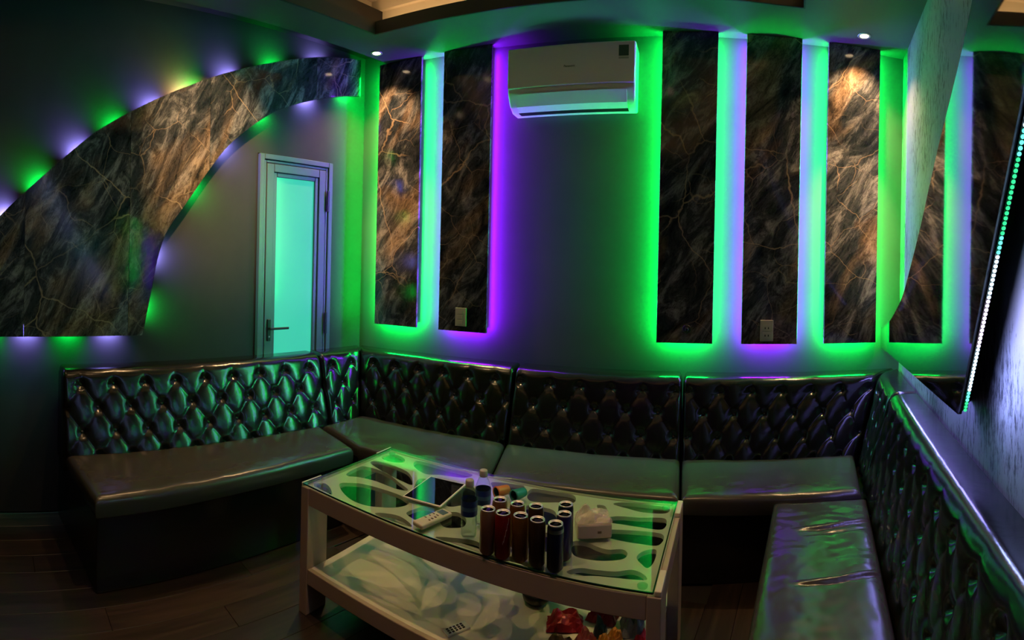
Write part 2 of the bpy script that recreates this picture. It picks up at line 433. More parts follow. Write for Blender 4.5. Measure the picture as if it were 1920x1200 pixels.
hl = dpart('lever', [(D1 - .10, .033, 1.055, D1 - .085, .06, 1.07), (D1 - .235, .05, 1.053, D1 - .085, .062, 1.069)], BLACKP, parent=h)
hl.parent = h; hl.matrix_parent_inverse = Matrix()
h2 = dpart('keyhole', [(D1 - .096, .033, 1.0, D1 - .087, .037, 1.012)], CHROME, parent=h); h2.matrix_parent_inverse = Matrix()

# ------------------------------------------------------------------ marble slabs on the back wall
SLABS = [(-2.208, -1.850, GREEN, 'tall veined slab beside the left corner, warm lit from above'),
         (-1.672, -1.316, VIOLET, 'dark tall slab left of the air conditioner with a switch plate near its foot'),
         (-.205, .138, GREEN, 'dark tall slab right of the air conditioner with a small round knob'),
         (.316, .664, VIOLET, 'dark tall slab with an ivory double socket, second from the right corner'),
         (.838, 1.186, GREEN, 'tall orange and grey veined slab beside the mirror, under the right downlight')]
for k, (x0, x1, col, lab) in enumerate(SLABS):
    z0 = 1.072
    e = empty('marble_slab', ((x0+x1)/2, BW, z0)); tag(e, lab, 'wall panel', 'backlit slabs on the back wall')
    b = MB(); b.box((x0 - e.location.x, -.08, 0), (x1 - e.location.x, -.058, H - .002 - z0), bev=.0015, seg=1)
    b.build('facing', MARBLE, e)
    b = MB(); b.box((x0 + .06 - e.location.x, -.0575, .05), (x1 - .06 - e.location.x, -.001, H - .01 - z0)); b.build('backing_box', BLACKP, e)
    # LED tape: left, right, bottom
    em = E_GREEN if col is GREEN else E_VIOLET
    hgt = H - z0 - .03; pl = 1.0 if col is GREEN else .85
    for sx, xe in ((-1, x0), (1, x1)):
        b = MB(); b.box((xe - sx * .026 - .003 - e.location.x, -.05, .03), (xe - sx * .026 + .003 - e.location.x, -.038, hgt)); b.build('led_tape', em, e)
        area('led_light', e, (xe - sx * .012, BW - .050, z0 + hgt/2 + .01), (0, 0, 1), (sx, .12, 0), hgt, .012, P_STRIP * hgt * pl, col)
    b = MB(); b.box((x0 + .03 - e.location.x, -.05, .024), (x1 - .03 - e.location.x, -.038, .030)); b.build('led_tape', em, e)
    area('led_light', e, ((x0+x1)/2, BW - .042, z0 + .018), (1, 0, 0), (0, .35, -1), x1 - x0 - .04, .012, P_STRIP * (x1-x0) * pl * 1.35, col)

# ------------------------------------------------------------------ arch board on the left wall
AO = [(0.0, 3.06), (0.396, 2.99), (0.669, 2.913), (0.921, 2.825), (1.118, 2.749), (1.304, 2.67), (1.482, 2.584), (1.653, 2.495), (1.851, 2.383), (2.042, 2.259), (2.198, 2.127), (2.413, 1.932), (2.595, 1.754), (2.85, 1.46), (3.08, 1.10)]
AI = [(0.0, 2.79), (0.192, 2.755), (0.482, 2.675), (0.748, 2.57), (0.913, 2.479), (1.146, 2.294), (1.293, 2.123), (1.468, 1.871), (1.587, 1.702), (1.646, 1.539), (1.677, 1.377), (1.714, 1.184), (1.739, 1.06), (3.08, 1.058)]
def interp(P, s):
    for i in range(len(P) - 1):
        if P[i][0] <= s <= P[i+1][0]:
            f = (s - P[i][0]) / (P[i+1][0] - P[i][0]); return P[i][1] * (1-f) + P[i+1][1] * f
    return P[-1][1]
def smoothp(P, n=6):
    out = []
    for i in range(len(P) - 1):
        p0 = P[max(i-1, 0)]; p1 = P[i]; p2 = P[i+1]; p3 = P[min(i+2, len(P)-1)]
        for k in range(n):
            t_ = k / n
            out.append(tuple(.5 * ((2*p1[c]) + (-p0[c]+p2[c])*t_ + (2*p0[c]-5*p1[c]+4*p2[c]-p3[c])*t_**2 + (-p0[c]+3*p1[c]-3*p2[c]+p3[c])*t_**3) for c in (0, 1)))
    out.append(P[-1]); return out
AOs = smoothp(AO); AIs = smoothp(AI[:12], 6) + AI[12:]
arch = empty('marble_arch', Lp(1.74, 0, 1.06)); tag(arch, 'sweeping arched veined stone board on the left wall above the door', 'wall panel')
cuts = [0.11, .512, 1.318, 1.83, 2.45, 3.08]
for i in range(len(cuts) - 1):
    s0, s1 = cuts[i] + .001, cuts[i+1] - .001
    ss = sorted(set([s0, s1] + [p[0] for p in AOs + AIs if s0 < p[0] < s1]))
    ss = [s for k, s in enumerate(ss) if k == 0 or s - ss[k-1] > .0015 or s == s1]
    b = MB(); rows_ = []
    for s in ss:
        zo, zi = interp(AOs, s), interp(AIs, s)
        zo = max(zo, zi + .01)
        rows_.append([b.b.verts.new(Lp(s, o, z)) for (o, z) in ((.08, zi), (.08, zo), (.055, zo), (.055, zi))])
    for k in range(len(rows_) - 1):
        for c in range(4):
            b.b.faces.new([rows_[k][c], rows_[k][(c+1) % 4], rows_[k+1][(c+1) % 4], rows_[k+1][c]])
    b.b.faces.new(rows_[0]); b.b.faces.new(rows_[-1][::-1])
    o = b.build('panel', MARBLE, arch); o.matrix_parent_inverse = pinv(arch)
# standoff battens so the board is carried by the wall
for (s, z0, z1) in ((.25, 2.82, 2.95), (1.0, 2.5, 2.72), (1.55, 1.95, 2.4), (2.1, 1.15, 2.0), (2.7, 1.15, 1.5)):
    b = MB(); b.box((s - .02, .001, z0), (s + .02, .0545, z1), frame(Lp(0, 0, 0), ld, ln, Vector((0, 0, 1))))
    o = b.build('batten', BLACKP, arch); o.matrix_parent_inverse = pinv(arch)
def led_mod(s, z, ds, dz, col):
    n = math.hypot(ds, dz); ds /= n; dz /= n
    s -= ds * .06; z -= dz * .06
    out = ld * ds + Vector((0, 0, dz)) - ln * .85
    tang = ld * (-dz) + Vector((0, 0, ds))
    area('led_light', arch, Lp(s, .042, z), tang, out, .10, .012, P_ARCH * (1.25 if col is BLUE else 1), col, spread=110)
for k, (s, z) in enumerate([(2.596, 1.79), (2.381, 1.975), (2.148, 2.18), (1.925, 2.335), (1.694, 2.475), (1.436, 2.61), (1.18, 2.73), (0.843, 2.86), (0.469, 2.965)]):
    led_mod(s, z, .55 if s > .9 else .25, .83, GREEN if k % 2 else BLUE)
led_mod(1.50, 2.58, .5, .85, WARM)
for k, (s, z, a, c) in enumerate([(0.20, 2.75, -.2, -1), (0.55, 2.655, -.3, -1), (0.92, 2.475, -.5, -.8), (1.19, 2.245, -.75, -.65), (1.40, 1.965, -.8, -.55), (1.64, 1.54, -1, -.25), (1.70, 1.22, -1, -.15)]):
    led_mod(s, z, a, c, BLUE if k % 2 else GREEN)
for k, s in enumerate([1.935, 2.18, 2.43, 2.66]):
    led_mod(s, 1.06, 0, -1, GREEN if k % 2 else BLUE)

# ------------------------------------------------------------------ mirror board on the right wall
def mir_outline():
    top = 2.975
    curve = [(2.62, top), (2.42, 2.72), (2.26, 2.50), (2.09, 2.32), (1.983, 2.215), (1.85, 2.11), (1.696, 2.0), (1.542, 1.875), (1.353, 1.715), (1.122, 1.545), (0.901, 1.402), (0.527, 1.262), (0.20, 1.185), (.03, 1.16)]
    c = smoothp(curve, 4)
    return c + [(.03, 1.02), (.20, 1.035), (.60, 1.055), (1.992, 1.10), (3.11, top)]
mp_ = mir_outline()
mir = empty('wall_mirror', Rp(1.2, 0, 1.06)); tag(mir, 'large smoked mirror with curved and slanted edges standing off the right wall', 'mirror')
def shell(pts, o0, o1_, name, mat, grow=0.0):
    b = MB(); b.hexa([Rp(s, o0, z) for s, z in pts], [Rp(s, o1_, z) for s, z in pts])
    o = b.build(name, mat, mir); o.matrix_parent_inverse = pinv(mir); return o
shell(mp_, .125, .13, 'mirror_glass', MIRROR)
shell(mp_, .118, .1249, 'backing_board', BLACKG)
# near side return: deep gloss black edge
b = MB()
b.hexa([Rp(1.71, .001, 1.07), Rp(2.82, .001, 2.975), Rp(2.805, .001, 2.975), Rp(1.695, .001, 1.07)],
       [Rp(1.99, .1175, 1.11), Rp(3.10, .1175, 2.975), Rp(3.085, .1175, 2.975), Rp(1.975, .1175, 1.11)])
o = b.build('side_return', BLACKG, mir); o.matrix_parent_inverse = pinv(mir)
# violet and green tape behind the curved and bottom edges
for (sa, za, sb, zb, ds, dz, col, pw_) in ((1.35, 1.68, 2.55, 2.90, -.7, .7, ICE, .12), (.3, 1.19, 1.3, 1.63, -.5, .85, BLUE, .2), (.3, 1.06, 1.9, 1.12, .05, -1, BLUE, 3.5)):
    ln_ = math.hypot(sb - sa, zb - za); tg = rd * (sb - sa) + Vector((0, 0, zb - za))
    n = math.hypot(ds, dz); ds /= n; dz /= n
    area('led_light', mir, Rp((sa+sb)/2 - ds * .05, .07, (za+zb)/2 - dz * .05), tg, rd * ds + Vector((0, 0, dz)) - rn * .3, ln_, .012, pw_ * ln_, col)
# bead strip along the slanted near edge
strip = empty('led_bead_strip', Rp(2.0, .14, 1.11)); tag(strip, 'slanted strip of bright white and green LED beads along the mirror edge', 'light strip')
pA, pB = (2.002, 1.115), (3.11, 2.96)
nb = 160
def bead_mesh():
    b = MB(); b.lathe([(.0032, -.003), (.0055, .0), (.0040, .003), (.001, .0042)], Matrix.Rotation(PI/2, 4, 'X'), seg=8); return b
EB = {}
for nm, c, s_ in (('w', (.55, .80, 1.0), 4.0), ('t', (.10, .85, .60), 2.4), ('g', (.03, .8, .25), 1.6), ('v', (.85, .72, 1.0), 4.0)):
    EB[nm] = emis('bead_' + nm, c, s_)
def bead_kind(f):
    if f < .018: return 'g'
    if f < .04: return 't'
    if f < .11: return 'w'
    if f < .19: return 'v'
    if f < .25: return 'w'
    if f < .275: return 't'
    if f < .37: return 'g'
    if f < .40: return 't'
    return 'w'
protos = {}
b = MB(); m_ = None
tg = (rd * (pB[0]-pA[0]) + Vector((0, 0, pB[1]-pA[1]))); TL = tg.length; tgn = tg.normalized()
side = (rd - tgn * rd.dot(tgn)).normalized()     # in the wall plane, off the mirror edge
pts = []
for f in (0, 1): 
    c = Rp(pA[0] + (pB[0]-pA[0]) * f, .112, pA[1] + (pB[1]-pA[1]) * f)
    pts.append([c + rn * .007 , c - rn * .007, c - rn * .007 + side * .003, c + rn * .007 + side * .003])
b.hexa(pts[0], pts[1]); o = b.build('tape', BLACKP, strip); o.matrix_parent_inverse = pinv(strip)
bm0 = {}
for k in range(nb):
    f = (k + .4) / nb; kd = bead_kind(f)
    P_ = Rp(pA[0] + (pB[0]-pA[0]) * f, .112, pA[1] + (pB[1]-pA[1]) * f) + side * .006
    m = frame(Vector((0, 0, 0)), tgn, side, tgn.cross(side))
    if kd not in bm0:
        b = MB(); b.lathe([(.0030, -.003), (.0056, .0), (.0042, .003), (.0012, .0045)], Matrix.Rotation(-PI/2, 4, 'X'), seg=8)
        bm0[kd] = b.build('bead', EB[kd], strip, smooth=True); o = bm0[kd]
    else:
        o = link(bm0[kd].copy(), strip)
    mm = m.copy(); mm.translation = P_
    o.matrix_parent_inverse = pinv(strip); o.matrix_basis = mm
for i in range(8):
    f0, f1 = i / 8, (i+1) / 8; f = (f0 + f1) / 2; kd = bead_kind(f)
    colr = {'w': ICE, 'v': (.5, .5, 1), 't': (.15, .8, .65), 'g': (.15, .6, .6)}[kd]
    P_ = Rp(pA[0] + (pB[0]-pA[0]) * f, .108, pA[1] + (pB[1]-pA[1]) * f) + side * .012
    area('led_light', strip, P_, tgn, side - rn * 1.1, TL / 8, .012, P_BEADS * TL / 8, colr)

# ------------------------------------------------------------------ tufted sofa
AU, CV = .19, .130
def tuft(u, v, w_, vt, u0):
    """puff height: buttons in staggered rows, top row at height vt"""
    vv = v - vt
    if vv > 0:
        x = (u - u0) / AU
        pill = abs(math.sin(PI * x)) ** .42
        r2 = ((x - round(x)) * AU) ** 2 + vv ** 2
        k = max(0, 1 - vv / .06)
        return .012 * (1 - (1 - pill) * k) + .018 * (1 - math.exp(-r2 / .0005))
    p = (u - u0) / AU + vv / (2 * CV); q = (u - u0) / AU - vv / (2 * CV)
    pill = (abs(math.sin(PI * p)) * abs(math.sin(PI * q))) ** .42
    # nearest button
    best = 9
    for pi_ in (math.floor(p), math.floor(p) + 1):
        for qi in (math.floor(q), math.floor(q) + 1):
            bu = (pi_ + qi) / 2 * AU; bv = (pi_ - qi) * CV
            best = min(best, (u - u0 - bu) ** 2 + (vv - bv) ** 2)
    return .012 * pill + .018 * (1 - math.exp(-best / .00060))

def buttons(width, vt, u0, zlo):
    out = []; j = 0
    while vt - j * CV > zlo:
        offs = (j % 2) * AU / 2
        k0 = math.ceil((0.03 - u0 - offs) / AU)
        u = u0 + offs + k0 * AU
        while u < width - .03:
            out.append((u, vt - j * CV)); u += AU
        j += 1
    return out

def backrest(parent, Pf, nrm, udir, s0, s1, m0, m1, zb=.36, zt=.87, ob=.30, ot=.155, name='backrest'):
    """Pf(s,o,z): wall frame; ends mitred by m0,m1 metres per metre of offset"""
    R = .045
    front_len = math.hypot(ob - ot, zt - R - zb)
    prof = []
    nf = 56
    sl = Vector((ob - ot, zt - R - zb)).normalized()      # (offset decreasing, z up)
    fn = (sl.y, sl.x)                                       # outward normal (o,z)
    for i in range(nf + 1):
        f = i / nf; prof.append((ob + (ot - ob) * f, zb + (zt - R - zb) * f, fn[0], fn[1], front_len * f))
    nr = 10; a0_ = math.atan2(fn[1], fn[0])
    cx, cz = ot - R * fn[0], zt - R - R * fn[1] + .0
    L0 = front_len
    for i in range(1, nr + 1):
        a = a0_ + (PI/2 - a0_) * i / nr
        prof.append((cx + R * math.cos(a), cz + R * math.sin(a), math.cos(a), math.sin(a), L0 + R * (a - a0_)))
    Lr = prof[-1][4]; ztop = prof[-1][1]
    for i in range(1, 5):
        prof.append((cx + (.02 - cx) * i / 4, ztop, 0, 1, Lr + (cx - .02) * i / 4))
    width = s1 - s0
    wmid = width + (m1 - m0) * ot
    nu = max(8, int(abs(wmid) / .0095))
    vt = front_len - .028
    nb_ = max(1, int((wmid - .06) / AU)); u0 = (wmid - nb_ * AU) / 2
    b = MB(); G = []
    for (o, z, no, nz, L) in prof:
        row = []
        for k in range(nu + 1):
            f = k / nu
            u = f * wmid
            d = tuft(u, L, wmid, vt, u0)
            if L > Lr: d = d * max(0, 1 - (L - Lr) / .06) + .03 * min(1, (L - Lr) / .06)
            edge = min(u, wmid - u); R2 = .022
            k2 = 1 if edge > R2 else math.sqrt(max(0, 1 - ((R2 - edge) / R2) ** 2))
            d = d * k2 - (1 - k2) * .02
            d *= min(1, .25 + L / .05) if L < .05 else 1
            oo = o + no * d                          # the mitred end follows the puffs
            a = s0 + m0 * oo; c = s1 + m1 * oo
            s = a + (c - a) * f
            row.append(b.b.verts.new(Pf(s, oo, z + nz * d)))
        G.append(row)
    for i in range(len(G) - 1):
        for k in range(nu):
            b.b.faces.new([G[i][k], G[i][k+1], G[i+1][k+1], G[i+1][k]])
    # close sides, back and bottom
    for k in (0, nu):
        col = [G[i][k] for i in range(len(G))]
        f = 0 if k == 0 else 1
        sbk = (s0 + m0 * .02) if f == 0 else (s1 + m1 * .02)
        v = b.b.verts.new(Pf(sbk, .02, zb))
        b.b.faces.new(col + [v] if k else (col + [v])[::-1])
    b.b.faces.new([G[0][k] for k in range(nu + 1)][::-1] + [b.b.verts.new(Pf(s0 + m0*.02, .02, zb)), b.b.verts.new(Pf(s1 + m1*.02, .02, zb))])
    b.b.faces.new([b.b.verts.new(Pf(s0 + m0*.02, .02, zb)), b.b.verts.new(G[-1][0].co)] + [b.b.verts.new(G[-1][k].co) for k in (nu,)] + [b.b.verts.new(Pf(s1 + m1*.02, .02, zb))])
    ob_ = b.build(name, LEATHER, parent, smooth=True); ob_.matrix_parent_inverse = pinv(parent)
    # buttons
    bm_ = None
    for (u, L) in buttons(wmid, vt, u0, .04):
        f = L / front_len; o = ob + (ot - ob) * f; z = zb + (zt - R - zb) * f
        a = s0 + m0 * o; c = s1 + m1 * o; s = a + (c - a) * (u / wmid)
        P_ = Pf(s, o + fn[0] * .0015, z + fn[1] * .0015)
        nn = (Pf(s, o + fn[0], z + fn[1]) - Pf(s, o, z)).normalized()
        q = nn.to_track_quat('Z', 'Y').to_matrix().to_4x4(); q.translation = P_
        if BTN[0] is None:
            b = MB(); b.lathe([(.010, -.004), (.0115, .001), (.009, .005), (.004, .007), (.0005, .0075)], seg=12)
            BTN[0] = b.build('button', LEATHER, ob_, smooth=True); o_ = BTN[0]
        else: o_ = link(BTN[0].copy(), ob_)
        o_.parent = ob_; o_.matrix_basis = q
    return ob_
BTN = [None]

def seat(parent, left, right, ztop=.462, thick=.10, folds=(), seedv=0, r=.035, name='seat_cushion', ustep=.02):
    """left/right: front-to-back polylines of the two short sides, in plan"""
    def pl(P, t_):
        n = len(P) - 1; i = min(int(t_ * n), n - 1); f = t_ * n - i
        return Vector(P[i]) * (1 - f) + Vector(P[i+1]) * f
    Wd = (pl(left, 0) - pl(right, 0)).length; Dp = (pl(left, .5) - pl(left, 0)).length * 2
    def axis(n, L):
        base = [0, .1, .3, .6, 1.0]
        a = [x * r / L for x in base]
        mid = [a[-1] + (1 - 2*a[-1]) * i / n for i in range(1, n)]
        return a + mid + [1 - x for x in a[::-1]]
    U = axis(max(20, int(Wd / ustep)), Wd); V = axis(26, Dp)
    b = MB(); G = []
    for v in V:
        row = []
        A_, B_ = pl(left, v), pl(right, v)
        for u in U:
            p = A_.lerp(B_, u)
            e = min(u * Wd, (1-u) * Wd, v * Dp, (1-v) * Dp)
            dz = 0 if e >= r else -(r - math.sqrt(max(0, r*r - (r-e)**2)))
            cr = .012 * (1 - (2*u-1)**4) * (1 - (2*v-1)**4)
            nz = .004 * noise.noise(Vector((p.x * 7 + seedv, p.y * 7, 0))) + .002 * noise.noise(Vector((p.x * 25, p.y * 25, seedv)))
            z = ztop - .008 + dz + cr + nz * min(1, e / r)
            for (q0, q1, dep) in folds:
                q0v, q1v = Vector(q0), Vector(q1); d = q1v - q0v; tt = (p - q0v).dot(d) / d.length_squared
                if -.05 < tt < 1.05:
                    nrm_ = Vector((-d.y, d.x)).normalized(); bow = .012 * math.sin(PI * tt)
                    dist = (p - q0v).dot(nrm_) + bow
                    k = max(0, math.sin(PI * min(1, max(0, tt))))
                    z += dep * k * (-math.exp(-(dist / .007) ** 2) + .8 * math.exp(-((dist - .016) / .009) ** 2))
            row.append(b.b.verts.new((p.x, p.y, z)))
        G.append(row)
    for i in range(len(G)-1):
        for k in range(len(U)-1):
            b.b.faces.new([G[i][k], G[i][k+1], G[i+1][k+1], G[i+1][k]])
    ringv = [G[0][k] for k in range(len(U))] + [G[i][-1] for i in range(1, len(V))] + [G[-1][k] for k in range(len(U)-2, -1, -1)] + [G[i][0] for i in range(len(V)-2, 0, -1)]
    cen_ = sum((v.co for v in ringv), Vector()) / len(ringv)
    prev = ringv
    for (zz, inn) in ((ztop - thick * .6, 0), (ztop - thick + .01, .003), (ztop - thick, .015)):
        cur = []
        for v in ringv:
            d = (cen_ - v.co); d.z = 0; d.normalize()
            cur.append(b.b.verts.new(Vector((v.co.x, v.co.y, 0)) + d * inn + Vector((0, 0, zz))))
        for k in range(len(cur)):
            b.b.faces.new([prev[k], prev[(k+1) % len(cur)], cur[(k+1) % len(cur)], cur[k]])
        prev = cur
    b.b.faces.new(prev[::-1])
    o = b.build(name, SEATL, parent, smooth=True); o.matrix_parent_inverse = pinv(parent); return o

def base(parent, poly, z1=.355):
    b = MB(); b.hexa([Vector((x, y, .002)) for x, y in poly], [Vector((x, y, z1)) for x, y in poly], bev=.008, seg=2)
    o = b.build('base', LEATHER, parent); o.matrix_parent_inverse = pinv(parent); return o

SO = {}
def sofa(key, loc, label, rz=0):
    e = empty('sofa_section', loc, rz); tag(e, label, 'sofa', 'sections of the black tufted corner sofa'); SO[key] = e; return e
def P2(v): return (v.x, v.y)
# left section
e = sofa('left', P2(Lp(1.4, .4, 0)) + (0,), 'black tufted sofa section along the left wall, freestanding open end', -.2323)
backrest(e, Lp, ln, ld, .50, 2.235, 0, -.0, ob=.30)
seat(e, [(-2.085, .975), P2(Lp(2.225, .305, 0))], [(-1.80, 2.425), (-2.205, 2.60)], thick=.105, seedv=1)
base(e, [(-2.115, 1.0), P2(Lp(2.23, .03, 0)), P2(Lp(.52, .03, 0)), (-2.2, 2.58), (-1.845, 2.40)])
# corner section
e = sofa('corner', (-1.7, 2.9, 0), 'black tufted corner sofa section in the left corner beyond the table')
backrest(e, Lp, ln, ld, .0, .494, .79, 0)
backrest(e, Bp, Vector((0, -1, 0)), Vector((1, 0, 0)), -2.40, -1.084, .79, 0)
seat(e, [(-1.785, 2.445), (-2.198, 2.612), P2(Lp(.24, .31, 0))], [(-.985, 2.465), (-1.034, 2.72), (-1.086, 2.97)], thick=.10, seedv=2)
base(e, [(-1.80, 2.50), (-2.19, 2.66), P2(Lp(.44, .03, 0)), P2(Lp(.03, .03, 0)), (-1.09, 3.25), (-1.0, 2.53)])
e = sofa('mid', (-.55, 2.9, 0), 'black tufted sofa section below the air conditioner, middle of the back wall')
backrest(e, Bp, Vector((0, -1, 0)), Vector((1, 0, 0)), -1.078, -.040, 0, 0)
seat(e, [(-.972, 2.465), (-1.074, 2.97)], [(-.034, 2.465), (-.043, 2.97)], seedv=3)
base(e, [(-.985, 2.53), (-1.075, 3.25), (-.045, 3.25), (-.04, 2.53)])
e = sofa('right_back', (.5, 2.9, 0), 'black tufted sofa section below the three right-hand slabs')
backrest(e, Bp, Vector((0, -1, 0)), Vector((1, 0, 0)), -.034, 1.373, 0, -1.28)
seat(e, [(-.024, 2.465), (-.030, 2.97)], [P2(Rp(.955, .322, 0)), P2(Rp(.42, .322, 0))], seedv=4)
base(e, [(-.026, 2.53), (-.026, 3.25), (1.33, 3.25), P2(Rp(.80, .05, 0)), P2(Rp(.80, .30, 0))])
e = sofa('right', P2(Rp(1.8, .5, 0)) + (0,), 'long black tufted sofa section along the right wall under the mirror', -.2439)
backrest(e, Rp, rn, rd, .008, .76, 1.28, 0, ob=.28, ot=.15)
backrest(e, Rp, rn, rd, .766, 2.75, 0, 0, ob=.28, ot=.15)
seat(e, [P2(Rp(1.058, .745, 0)), P2(Rp(.985, .300, 0))], [P2(Rp(2.75, .745, 0)), P2(Rp(2.75, .300, 0))], ztop=.45, thick=.10, seedv=5, ustep=.005,
     folds=[((.44, 2.12), (.83, 2.165), .009), ((.47, 2.085), (.79, 2.10), .003), ((.36, 1.755), (.73, 1.765), .010)])
base(e, [P2(Rp(1.07, .68, 0)), P2(Rp(2.74, .68, 0)), P2(Rp(2.74, .03, 0)), P2(Rp(.91, .03, 0))], z1=.345)

# ------------------------------------------------------------------ coffee table
TZ = .56; TA = -5.0067 * PI / 180; TO = Vector((-1.5225, 1.6756, 0)); TLn, TD = 1.46, .627
tbl = empty('coffee_table', TO, TA); tag(tbl, 'white lacquered coffee table with glass top over cut-out fretwork and a lower shelf', 'table')
def lc(b_, name, mat, **k): return b_.build(name, mat, tbl, **k)
for (u, v) in ((0, 0), (0, TD - .12), (TLn - .045, 0), (TLn - .045, TD - .12)):
    b = MB(); b.hexa([(u, v, 0), (u + .045, v, 0), (u + .045, v + .12, 0), (u, v + .12, 0)], [(u, v, TZ - .012), (u + .045, v, TZ - .012), (u + .045, v + .12, TZ - .012), (u, v + .12, TZ - .012)], bev=.003, seg=2)
    lc(b, 'leg', APRON)
for (lo, hi) in (((.0455, .002, TZ - .085), (TLn - .0455, .022, TZ - .010)), ((.0455, TD - .022, TZ - .085), (TLn - .0455, TD - .002, TZ - .010)),
                 ((.002, .1205, TZ - .085), (.022, TD - .1205, TZ - .010)), ((TLn - .022, .1205, TZ - .085), (TLn - .002, TD - .1205, TZ - .010))):
    b = MB(); b.box(lo, hi, bev=.003); lc(b, 'apron', APRON)
for (lo, hi) in (((.0455, .004, .135), (TLn - .0455, .024, .20)), ((.0455, TD - .024, .135), (TLn - .0455, TD - .004, .20))):
    b = MB(); b.box(lo, hi, bev=.003); lc(b, 'shelf_rail', APRON)
b = MB(); b.box((.046, .0245, .180), (TLn - .046, TD - .0245, .198), bev=.002); lc(b, 'lower_shelf', LACQ)
HOLES = [[[0.03, 0.518], [0.04, 0.562], [0.07, 0.59], [0.131, 0.571], [0.155, 0.53], [0.119, 0.499], [0.064, 0.493]], [[0.035, 0.442], [0.066, 0.463], [0.153, 0.465], [0.255, 0.44], [0.342, 0.347], [0.283, 0.347], [0.186, 0.368], [0.102, 0.391], [0.04, 0.416]], [[0.045, 0.243], [0.035, 0.337], [0.057, 0.368], [0.167, 0.375], [0.274, 0.332], [0.36, 0.29], [0.312, 0.267], [0.19, 0.27], [0.104, 0.247], [0.072, 0.226]], [[0.035, 0.066], [0.049, 0.092], [0.095, 0.080], [0.150, 0.038], [0.119, 0.034], [0.057, 0.040]], [[0.099, 0.137], [0.12, 0.172], [0.177, 0.210], [0.291, 0.228], [0.376, 0.225], [0.435, 0.19], [0.42, 0.134], [0.362, 0.086], [0.304, 0.060], [0.236, 0.06], [0.159, 0.090]], [[0.385, 0.04], [0.409, 0.062], [0.464, 0.081], [0.52, 0.068], [0.555, 0.045], [0.514, 0.034], [0.453, 0.030], [0.401, 0.029]], [[0.476, 0.118], [0.484, 0.172], [0.5, 0.205], [0.548, 0.215], [0.578, 0.152], [0.57, 0.105], [0.532, 0.095]], [[0.596, 0.205], [0.634, 0.241], [0.687, 0.216], [0.712, 0.16], [0.685, 0.127], [0.649, 0.115], [0.612, 0.148]], [[0.20, 0.555], [0.21, 0.595], [0.344, 0.598], [0.50, 0.598], [0.488, 0.545], [0.384, 0.51], [0.324, 0.480], [0.245, 0.508]], [[0.331, 0.415], [0.394, 0.43], [0.494, 0.318], [0.46, 0.242], [0.404, 0.261], [0.367, 0.32]], [[0.533, 0.335], [0.507, 0.467], [0.585, 0.473], [0.637, 0.363], [0.611, 0.291], [0.571, 0.265]], [[0.665, 0.035], [0.708, 0.062], [0.802, 0.091], [0.868, 0.045], [0.801, 0.032], [0.722, 0.030]], [[0.904, 0.037], [0.954, 0.064], [1.011, 0.055], [1.06, 0.040], [1.001, 0.030], [0.932, 0.030]], [[0.811, 0.526], [0.811, 0.59], [0.906, 0.60], [0.996, 0.597], [1.019, 0.533], [0.958, 0.509], [0.897, 0.483], [0.844, 0.476]], [[0.62, 0.565], [0.733, 0.598], [0.772, 0.590], [0.79, 0.516], [0.702, 0.485]], [[1.177, 0.569], [1.207, 0.595], [1.281, 0.602], [1.40, 0.589], [1.40, 0.539], [1.311, 0.528], [1.242, 0.546]], [[1.115, 0.540], [1.145, 0.545], [1.165, 0.513], [1.158, 0.496], [1.135, 0.503]], [[1.176, 0.441], [1.222, 0.473], [1.305, 0.483], [1.403, 0.494], [1.405, 0.409], [1.319, 0.408], [1.249, 0.412], [1.186, 0.415]], [[1.2, 0.348], [1.259, 0.372], [1.405, 0.376], [1.408, 0.295], [1.341, 0.290], [1.262, 0.295], [1.207, 0.31]], [[1.111, 0.239], [1.157, 0.249], [1.201, 0.232], [1.242, 0.225], [1.288, 0.24], [1.312, 0.217], [1.302, 0.18], [1.247, 0.154], [1.189, 0.145], [1.142, 0.153], [1.119, 0.192]], [[1.346, 0.203], [1.362, 0.246], [1.403, 0.264], [1.408, 0.192], [1.394, 0.149], [1.371, 0.165]], [[1.147, 0.055], [1.18, 0.089], [1.228, 0.095], [1.296, 0.105], [1.343, 0.127], [1.38, 0.116], [1.402, 0.086], [1.357, 0.076], [1.301, 0.071], [1.236, 0.062], [1.183, 0.044]], [[0.849, 0.426], [0.905, 0.443], [0.971, 0.43], [1.003, 0.353], [0.975, 0.312], [0.903, 0.335]], [[0.767, 0.351], [0.822, 0.365], [0.87, 0.293], [0.90, 0.241], [0.89, 0.168], [0.84, 0.162], [0.785, 0.229]], [[0.966, 0.218], [1.016, 0.268], [1.057, 0.231], [1.069, 0.16], [1.024, 0.141]]]
def closed_smooth(P, n=5):
    out = []; m = len(P)
    for i in range(m):
        p0, p1, p2, p3 = P[i-1], P[i], P[(i+1) % m], P[(i+2) % m]
        for k in range(n):
            t_ = k / n
            out.append([.5 * ((2*p1[c]) + (-p0[c]+p2[c])*t_ + (2*p0[c]-5*p1[c]+4*p2[c]-p3[c])*t_**2 + (-p0[c]+3*p1[c]-3*p2[c]+p3[c])*t_**3) for c in (0, 1)])
    return out
cu = bpy.data.curves.new('fret', 'CURVE'); cu.dimensions = '2D'; cu.fill_mode = 'BOTH'; cu.extrude = .008
for P in [[(.023, .023), (TLn - .023, .023), (TLn - .023, TD - .023), (.023, TD - .023)]] + [closed_smooth(h_) for h_ in HOLES]:
    sp = cu.splines.new('POLY'); sp.points.add(len(P) - 1); sp.use_cyclic_u = True
    for q, (x, y) in zip(sp.points, P): q.co = (x, y, 0, 1)
tmp = bpy.data.objects.new('tmp', cu)
sc.collection.objects.link(tmp); dg = bpy.context.evaluated_depsgraph_get()
me = bpy.data.meshes.new_from_object(tmp.evaluated_get(dg)); bpy.data.objects.remove(tmp)
